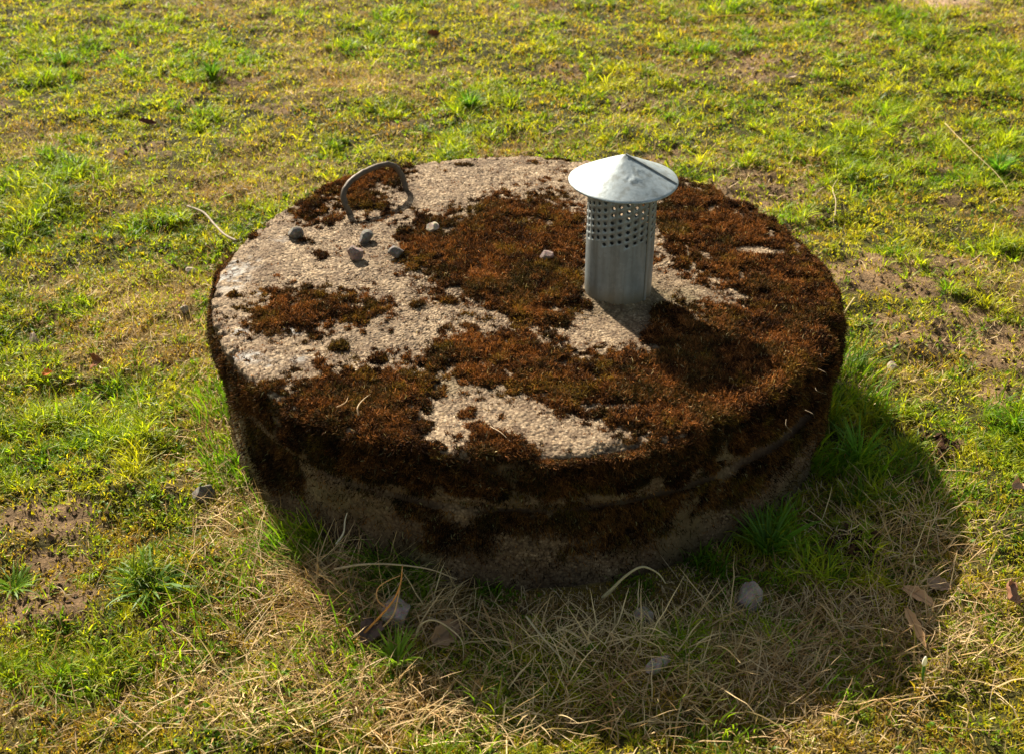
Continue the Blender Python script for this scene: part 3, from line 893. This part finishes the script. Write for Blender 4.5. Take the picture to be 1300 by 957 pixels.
for i, (px, py, ln, wd, c, rz, ti, cu, lb) in enumerate([
    (126, 468, .050, .032, (.20, .075, .03), -.7, (1.0, -.5), .5, 'dark brown dead leaf standing up in the grass at left'),
    (188, 154, .055, .028, (.13, .05, .03), .2, (.25, .1), .6, 'dark brown leaf lying flat in the grass at upper left'),
    (60, 474, .020, .018, (.55, .16, .03), .4, (.2, .1), .5, 'tiny bright orange leaf in grass near the left edge'),
    (45, 432, .050, .018, (.36, .27, .21), -1.1, (.6, .5), .5, 'pale mauve folded leaf near the left edge'),
    (551, 42, .055, .030, (.22, .08, .03), .5, (.7, .1), .6, 'reddish brown leaf in grass at the top centre'),
    (470, 812, .050, .034, (.17, .11, .09), 1.4, (.4, .3), .7, 'crumpled dark leaf under the straw in front of the ring'),
    (567, 810, .060, .034, (.34, .21, .12), .7, (.7, -.2), .7, 'tan curled leaf caught in the straw in front of the ring'),
    (1282, 764, .065, .036, (.30, .15, .09), 1.2, (.9, .3), .7, 'brown curled leaf in sunlit straw at the right edge'),
    (1165, 765, .060, .020, (.58, .36, .20), -.8, (.4, .1), .6, 'tan sliver of bark in shaded grass at lower right'),
    (1161, 803, .075, .016, (.55, .34, .17), -1.4, (.2, .1), .5, 'long narrow dry leaf below the bark sliver at lower right'),
    (1192, 745, .040, .022, (.40, .27, .18), -.4, (.5, .1), .6, 'grey dry leaf in grass right of the bark sliver'),
    (1288, 622, .050, .026, (.44, .26, .16), .9, (.6, .3), .6, 'light brown leaf in grass at the right edge'),
    (786, 74, .030, .018, (.62, .56, .46), .3, (.4, .1), .5, 'cream petal-like leaf in grass behind the cover'),
    (1005, 98, .045, .026, (.55, .42, .30), .3, (.3, .1), .5, 'pale tan leaf in grass behind the cover, right of the vent'),
    (952, 86, .040, .024, (.48, .34, .26), 1.3, (.4, .1), .5, 'pinkish tan leaf in thin grass behind the vent')]):
    p = ground_at(px, py, .01)
    leaf((p[0], p[1], gz(p[0], p[1]) + (.030 if i in (0, 7) else .014)), ln, wd, c, lb, rz=rz, tilt=ti, curl=cu, seed=i * 2.3,
         name='bark_sliver' if i == 8 else 'dead_leaf', cat='bark' if i == 8 else 'leaf')


def stalk(name, pxs, zs_, rad, colr, label, cat, taper=True):
    P = [ground_at(a, b, zz) for (a, b), zz in zip(pxs, zs_)]
    S = spline(P, 36)
    rd = rad * (np.linspace(1, .35, 36) if taper else np.ones(36))
    v, q, t = tube(S, rd, 6)
    c = np.array(colr)[None] * (.8 + .4 * RNG.random(len(v)))[:, None]
    return tag(mesh_obj(name, v, q, M_STRAW, extra_tris=t, col=c), label, cat)


stalk('twig', [(238, 262), (258, 270), (272, 285), (285, 298), (300, 306)], [.03, .035, .04, .05, .055], .0028, (.36, .30, .24), 'pale curved twig leaning on the grass at the left back rim of the cover', 'twig', False)
stalk('straw_stalk', [(1200, 157), (1220, 178), (1243, 200), (1264, 220), (1278, 240), (1283, 262)], [.05, .06, .065, .06, .05, .02], .0013, (.48, .38, .18), 'long pale arching straw stalk in grass at the upper right', 'straw')
stalk('straw_stalk', [(895, 22), (930, 20), (965, 19), (1000, 20)], [.04, .045, .045, .04], .0022, (.60, .42, .10), 'straight yellow straw stalk lying across the grass at the top', 'straw')
stalk('straw_stalk', [(1060, 275), (1061, 255), (1057, 240), (1063, 228)], [.01, .03, .04, .05], .0018, (.60, .50, .30), 'short bent straw stalk standing on the bare patch behind the cover', 'straw')
stalk('straw_stalk', [(443, 822), (470, 795), (497, 765), (508, 742), (511, 718)], [.01, .04, .08, .10, .12], .0022, (.62, .28, .07), 'orange dry stalk leaning up in front of the ring', 'straw')
stalk('straw_stalk', [(478, 803), (498, 782), (506, 755), (511, 720)], [.02, .05, .08, .12], .0017, (.66, .42, .20), 'pale orange stalk crossing the orange one in front of the ring', 'straw')
stalk('straw_stalk', [(492, 772), (480, 762), (479, 748), (490, 738), (508, 730)], [.05, .07, .085, .10, .11], .0015, (.60, .34, .14), 'small looped orange stalk in front of the ring', 'straw')
stalk('straw_stalk', [(765, 758), (780, 744), (795, 730), (815, 719), (835, 727), (845, 740)], [.02, .05, .075, .09, .07, .05], .0028, (.46, .40, .24), 'thick pale arching straw blade against the dark ring', 'straw')
stalk('straw_stalk', [(668, 782), (690, 810), (715, 838), (740, 868)], [.05, .045, .03, .01], .0018, (.50, .42, .26), 'straight straw stalk slanting through shaded grass at the bottom centre', 'straw')
stalk('straw_stalk', [(525, 815), (535, 792), (552, 787), (572, 798), (587, 815), (588, 845)], [.01, .05, .065, .06, .045, .01], .0018, (.50, .40, .24), 'looping straw stalk over the shaded grass at the bottom', 'straw')
stalk('straw_stalk', [(425, 722), (460, 716), (500, 716), (545, 722), (580, 735)], [.05, .07, .075, .07, .04], .0022, (.46, .36, .22), 'long straw stalk running along the foot of the ring', 'straw')
stalk('straw_stalk', [(427, 690), (436, 676), (438, 660), (441, 650)], [.05, .07, .09, .10], .0020, (.55, .50, .40), 'pale split stalk against the left front of the ring', 'straw')
stalk('straw_stalk', [(1085, 378), (1072, 398), (1067, 420), (1066, 432)], [.07, .05, .03, .01], .0018, (.60, .50, .26), 'straw stalk rising beside the right rim of the cover', 'straw')
bud = stalk('flower_stalk', [(1172, 866), (1172, 855), (1173, 845)], [.0, .02, .035], .0022, (.10, .22, .03), 'small white flower bud on a green stalk at the bottom right', 'flower', False)
bp_ = ground_at(1173, 843, .037)
v, q, t = tube([bp_ - [0, 0, .003], bp_, bp_ + [0, 0, .007], bp_ + [0, 0, .014], bp_ + [0, 0, .017]], [.0015, .003, .0035, .0022, .0005], 8)
mesh_obj('bud', v, q, M_STRAW, bud, extra_tris=t, col=np.tile([.8, .78, .7], (len(v), 1)))


# loose threads and roots on the cover: counted pieces
def thread(pxs, zs_, rad, colr, label):
    return stalk('root_thread', pxs, zs_, rad, colr, label, 'dry root')


h0 = H + .012
thread([(455, 527), (454, 517), (460, 508), (470, 500)], [h0, h0 + .01, h0 + .008, h0], .0013, (.62, .47, .30), 'curved pale root thread on the moss at the front left of the cover')
thread([(427, 517), (438, 511), (442, 504)], [h0, h0 + .006, h0], .0010, (.55, .38, .22), 'short tan root thread left of the curved one on the cover')
thread([(622, 541), (635, 548), (648, 560)], [h0, h0 + .005, h0], .0009, (.55, .42, .28), 'thin straight root thread near the front rim of the cover')
for i, (a_, b_, w_) in enumerate([((1042, 446), (1052, 460), 'uppermost pale dry root tangled in the thick moss on the right rim'), ((1038, 468), (1050, 478), 'second highest pale dry root in the moss on the right rim'),
                                  ((1035, 492), (1048, 500), 'middle pale dry root in the moss on the right rim'), ((1022, 520), (1034, 530), 'second lowest pale dry root in the moss on the right rim'),
                                  ((998, 532), (1006, 548), 'lowest pale dry root hanging from the moss on the right rim')]):
    mx_, my_ = (a_[0] + b_[0]) / 2 + (4 if i % 2 else -4), (a_[1] + b_[1]) / 2
    o = thread([a_, (mx_, my_), b_], [H - .001, H + .006, H - .008], .0006, (.17, .13, .085), w_)
    o['group'] = 'pale roots in the moss on the right rim'


# ------------------------------------------------------------------ the lawn
def scatter(n, near_bias=1.6):
    """points over the lawn the camera and its neighbourhood can see, denser nearer"""
    y = -1.35 + 5.1 * RNG.random(n) ** near_bias
    wd = .95 + .42 * (y + 1.35)
    x = (RNG.random(n) * 2 - 1) * wd
    k = np.hypot(x, y) > RR + .004
    return x[k], y[k]


def blades(x, y, L, W, az, lean, bend, col, k=4):
    """arched blades; lean 0 = upright, 1 = flat; bend = extra lean at the tip"""
    n = len(x); z = ground_h(x, y)
    rr0 = np.hypot(x, y); dd = np.degrees(np.arctan2(y, x)) % 360          # worn short where feet and water pass in front of the ring
    L = L * (1 - (.35 + .5 * fbm(x, y, .06, 195, 3)) * sstep(.80, .62, rr0) * sstep(248, 266, dd) * sstep(308, 290, dd))
    t = np.linspace(0, 1, k)
    P = np.zeros((n, k, 3)); P[:, 0] = np.stack([x, y, z - .003], -1)
    for i in range(1, k):
        a = (lean + bend * (i - 1) / max(k - 2, 1)) * math.pi / 2
        s = L / (k - 1)
        aa = az + (.25 if k < 7 else .10) * RNG.normal(size=n) * (i > 1)
        P[:, i, 0] = P[:, i - 1, 0] + s * np.sin(a) * np.cos(aa)
        P[:, i, 1] = P[:, i - 1, 1] + s * np.sin(a) * np.sin(aa)
        P[:, i, 2] = np.maximum(P[:, i - 1, 2] + s * np.cos(a), z + .001 + .004 * RNG.random(n))
    ta = az + math.pi / 2 + .5 * RNG.normal(size=n)
    S = np.stack([np.cos(ta), np.sin(ta), .35 * RNG.normal(size=n)], -1); S /= np.linalg.norm(S, axis=1)[:, None]
    prof = np.array([.75, 1, .75, .12]) if k == 4 else np.interp(t, [0, .3, .7, 1], [.75, 1, .75, .12])
    V, Q = ribbons(P, W[:, None] * prof[None], S)
    # keep blades out of the concrete
    r = np.hypot(V[:, 0], V[:, 1]); inside = (r < RR + .008) & (V[:, 2] < H - .10)
    sc = np.where(inside, (RR + .008) / np.maximum(r, 1e-4), 1)
    V[:, 0] *= sc; V[:, 1] *= sc
    return V, Q, np.repeat(col, 2 * k, 0)


GREENS = np.array([[.085, .185, .006], [.17, .245, .008], [.26, .30, .010], [.055, .105, .006], [.35, .33, .012]])
YELL = np.array([[.31, .31, .010], [.24, .28, .008], [.37, .31, .016], [.14, .17, .008], [.30, .20, .02], [.22, .12, .03]])
TAN = np.array([[.50, .35, .15], [.70, .54, .30], [.36, .22, .09], [.48, .36, .22], [.26, .15, .06]])


def pick(pal, n, x, y, seed):
    a = pal[RNG.integers(0, len(pal), n)]; b = pal[np.clip((fbm(x, y, .12, seed, 3) * 1.8 - .4) * len(pal), 0, len(pal) - 1).astype(int)]
    return (a * .38 + b * .62) * (.8 + .4 * RNG.random(n))[:, None]


def dist_w(y): return 1 + .13 * np.clip(y + 1, 0, 5)            # slightly coarser blades far off


L_parts = []
# short yellow-green lawn moss and clover-like fine growth
x, y = scatter(720000)
so, stw, gn = lawn_fields(x, y)
k = RNG.random(len(x)) < np.clip(1.08 - .85 * so, 0, 1) * (.85 - .25 * stw) * (.35 + .65 * sstep(.35, .6, fbm(x, y, .045, 205, 3)))
x, y, gn = x[k], y[k], gn[k]; n = len(x)
L_parts.append(blades(x, y, (.006 + .014 * RNG.random(n)) * dist_w(y) * (.5 + 1.1 * fbm(x, y, .05, 201, 2)), (.0007 + .0008 * RNG.random(n)) * dist_w(y), RNG.random(n) * 6.283,
                      .15 + .6 * RNG.random(n), .3 + 0 * x, pick(YELL, n, x, y, 203), 3))
V_, Q_, C_ = merge(L_parts)
tag(mesh_obj('lawn_moss', V_, Q_, M_GRASS, col=C_, smooth=False), 'short yellow-green mossy growth between the grass blades', 'moss', kind='stuff')

# tufts of green blades
L_parts = []
tx, ty = scatter(70000)
so, stw, gn = lawn_fields(tx, ty)
k = RNG.random(len(tx)) < np.clip((.16 + .90 * gn) * (.5 + .8 * sstep(.38, .6, fbm(tx, ty, .07, 216, 3))) * (1.05 - .80 * so) * (1 - .25 * stw), 0, 1)
tx, ty, gn = tx[k], ty[k], gn[k]
nb = RNG.integers(7, 17, len(tx))
ii = np.repeat(np.arange(len(tx)), nb); n = len(ii)
rad = .004 + .014 * RNG.random(len(tx)); az = RNG.random(n) * 6.283
x = tx[ii] + rad[ii] * np.cos(az) * RNG.random(n); y = ty[ii] + rad[ii] * np.sin(az) * RNG.random(n)
k = np.hypot(x, y) > RR + .004; x, y, ii, az = x[k], y[k], ii[k], az[k]; n = len(x)
tl = (.014 + .022 * RNG.random(len(tx))) * (.60 + .9 * gn) * (.55 + .95 * sstep(.42, .68, fbm(tx, ty, .09, 215, 3)))
wind = fbm(x, y, .3, 211, 2) * 6
tone = (.80 + .45 * RNG.random(len(tx)))[ii][:, None]
L_parts.append(blades(x, y, tl[ii] * (.5 + .8 * RNG.random(n)), (.0008 + .0007 * RNG.random(n)) * dist_w(y), az + .5 * np.sin(wind), .05 + .5 * RNG.random(n), .35 + .4 * RNG.random(n),
                      pick(GREENS, n, x, y, 213) * tone))
# tall green grass at the foot of the ring
def foot(n, a0, a1, out, L0, L1, wid):
    a = np.radians(a0 + (a1 - a0) * RNG.random(n)); r = RR + .006 + out * RNG.random(n) ** 1.5
    cl = fbm(a * RR, 0 * a, .05, 221, 2) > .42
    a, r = a[cl], r[cl]; n = len(a)
    x, y = r * np.cos(a), r * np.sin(a); az = a + RNG.normal(size=n) * 1.0
    return blades(x, y, L0 + (L1 - L0) * RNG.random(n) ** 1.6, wid * (.7 + .6 * RNG.random(n)), az, .02 + .28 * RNG.random(n), .2 + .5 * RNG.random(n), pick(GREENS[[0, 1, 3, 3, 0]], n, x, y, 223), 5)
for args in ((4200, 222, 345, .40, .03, .08, .0012), (1000, 228, 262, .08, .03, .12, .0014), (420, 262, 300, .05, .03, .12, .0013), (900, 300, 330, .10, .03, .11, .0014), (2600, 318, 378, .16, .03, .11, .0014), (900, 175, 225, .07, .02, .075, .0013), (2600, 20, 175, .06, .02, .055, .0013)):
    L_parts.append(foot(*args))
V_, Q_, C_ = merge(L_parts)
tag(mesh_obj('grass', V_, Q_, M_GRASS, col=C_, smooth=False), 'green lawn grass in uneven tufts round the concrete well', 'grass', kind='stuff')

# dry straw lying in and over the lawn
L_parts = []
x, y = scatter(230000)
so, stw, gn = lawn_fields(x, y)
k = RNG.random(len(x)) < np.clip(.10 + .90 * stw, 0, 1) * (1 - .45 * so)
x, y, stw = x[k], y[k], stw[k]; n = len(x)
L_parts.append(blades(x, y, (.012 + .030 * RNG.random(n) ** 2) * dist_w(y), (.0006 + .0006 * RNG.random(n)) * dist_w(y), RNG.random(n) * 6.283, .35 + .55 * RNG.random(n), .35 * RNG.normal(size=n),
                      pick(TAN, n, x, y, 231)))
# long tangled straw in the heap before the ring
def heap(n, cx, cy, rx, ry, L0, L1, w):
    p = RNG.normal(size=(n, 2)); q = [ground_at(cx + rx * a, cy + ry * b, 0) for a, b in p * .6]
    q = np.array(q); x, y = q[:, 0], q[:, 1]
    k = np.hypot(x, y) > RR + .01; x, y = x[k], y[k]; n = len(x)
    az = math.pi * RNG.integers(0, 2, n) + 1.1 * RNG.normal(size=n)
    return blades(x, y, L0 + (L1 - L0) * RNG.random(n) ** 1.5, w * (.6 + .8 * RNG.random(n)), az, .35 + .6 * RNG.random(n), -.1 + .6 * RNG.random(n), pick(TAN * 1.0, n, x, y, 233), 7)
for args in ((1100, 500, 775, 170, 50, .04, .13, .0008), (500, 760, 810, 200, 45, .05, .15, .0009), (2400, 1010, 820, 240, 60, .025, .08, .0008), (900, 360, 670, 90, 50, .03, .10, .0008),
             (700, 1150, 700, 90, 90, .03, .09, .0008), (900, 430, 730, 90, 40, .04, .14, .0009), (1400, 560, 900, 380, 50, .04, .10, .0009), (350, 275, 560, 30, 80, .03, .08, .0008)):
    L_parts.append(heap(*args))
V_, Q_, C_ = merge(L_parts)
tag(mesh_obj('dry_grass', V_, Q_, M_STRAW, col=C_, smooth=False), 'dry straw-coloured grass tangled through the lawn', 'dry grass', kind='stuff')


# small broad-leaved weeds among the grass
x, y = scatter(26000)
so, stw, gn = lawn_fields(x, y)
k = (RNG.random(len(x)) < sstep(.52, .70, fbm(x, y, .14, 241, 3)) * .9 + .04) & (so < .6); x, y = x[k], y[k]; n = len(x)
V_, Q_, C_ = blades(x, y, (.008 + .010 * RNG.random(n)) * dist_w(y), .0022 + .0022 * RNG.random(n), RNG.random(n) * 6.283, .25 + .45 * RNG.random(n), .5 + 0 * x, pick(GREENS[[0, 1, 0, 3]], n, x, y, 243), 5)
tag(mesh_obj('lawn_weed', V_, Q_, M_GRASS, col=C_, smooth=False), 'small round-leaved weeds growing low in the lawn', 'weeds', kind='stuff')

# crumbs of earth on the bare patches
x, y = scatter(170000)
so, stw, gn = lawn_fields(x, y); px_, py_ = to_px(x, y)
cl = blobs(px_, py_, [(1080, 702, 36, 28, 1), (1185, 568, 32, 18, 1)])
k = (RNG.random(len(x)) < np.maximum(sstep(.2, .6, so) * .55, cl)); x, y, cl = x[k], y[k], cl[k]; n = len(x)
sz = (.0012 + .0060 * RNG.random(n) ** 4) * (1 + .9 * cl)
oc = np.array([[1, 0, 0], [0, 1, 0], [-1, 0, 0], [0, -1, 0], [0, 0, 1], [0, 0, -1.]])
Vc = (oc[None] * (.6 + .6 * RNG.random((n, 6, 1))) + .25 * RNG.normal(size=(n, 6, 3))) * sz[:, None, None] + np.stack([x, y, ground_h(x, y) + sz * .3], -1)[:, None]
tri = np.array([[0, 1, 4], [1, 2, 4], [2, 3, 4], [3, 0, 4], [1, 0, 5], [2, 1, 5], [3, 2, 5], [0, 3, 5]])
Tc = (np.arange(n)[:, None, None] * 6 + tri[None]).reshape(-1, 3)
cc = np.array([.17, .105, .058]) * (.5 + .8 * RNG.random(n))[:, None]; cc = cc * (1 - cl[:, None]) + np.array([.06, .028, .014]) * (.6 + .8 * RNG.random(n))[:, None] * cl[:, None]
tag(mesh_obj('soil_crumbs', Vc, np.zeros((0, 4), np.int32), M_SOIL, col=np.repeat(cc, 6, 0), smooth=False, extra_tris=Tc), 'loose brown crumbs of earth on the bare patches', 'soil crumbs', kind='stuff')


# individual coarse tufts
def tuft(px, py, nbl, L0, L1, w, lean, label, colr, seed):
    p = ground_at(px, py, 0); rg = np.random.default_rng(seed)
    az = rg.random(nbl) * 6.283; r = .012 * rg.random(nbl)
    x = p[0] + r * np.cos(az); y = p[1] + r * np.sin(az)
    c = np.array(colr)[None] * (.7 + .6 * rg.random(nbl))[:, None]
    V, Q, C_ = blades(x, y, L0 + (L1 - L0) * rg.random(nbl), w * (.7 + .5 * rg.random(nbl)), az, lean + .25 * rg.random(nbl), .3 + .3 * rg.random(nbl), c, 7)
    return tag(mesh_obj('grass_tuft', V, Q, M_GRASS, col=C_, smooth=False), label, 'grass tuft', 'coarse grass tufts in the lawn')


tuft(192, 752, 46, .03, .085, .0030, .50, 'broad-bladed dark green grass tuft spread flat at the lower left', (.10, .19, .03), 1)
tuft(596, 138, 120, .04, .08, .0020, .05, 'dense dark green tuft behind the cover, left of the vent cap', (.07, .16, .012), 2)
tuft(270, 98, 120, .04, .08, .0020, .05, 'dark green tuft beside a bare spot at the upper left', (.06, .14, .012), 3)
tuft(1268, 215, 90, .04, .08, .0022, .1, 'large green tuft under the arching straw at the upper right', (.08, .19, .015), 4)
tuft(1090, 585, 70, .05, .11, .0018, .05, 'tall green tuft at the foot of the right rim', (.09, .20, .02), 5)
tuft(975, 700, 60, .05, .12, .0020, .1, 'tall dark green tuft leaning from the right front foot of the ring', (.07, .15, .015), 6)
tuft(18, 745, 60, .02, .06, .0018, .3, 'loose green tuft at the left edge near bare soil', (.11, .20, .02), 7)
tuft(505, 850, 60, .03, .07, .0018, .1, 'bright green tuft in the sunlit patch at the bottom centre', (.16, .26, .02), 8)
tuft(345, 685, 40, .03, .07, .0022, .15, 'small green tuft against the left front foot of the ring', (.09, .18, .02), 9)
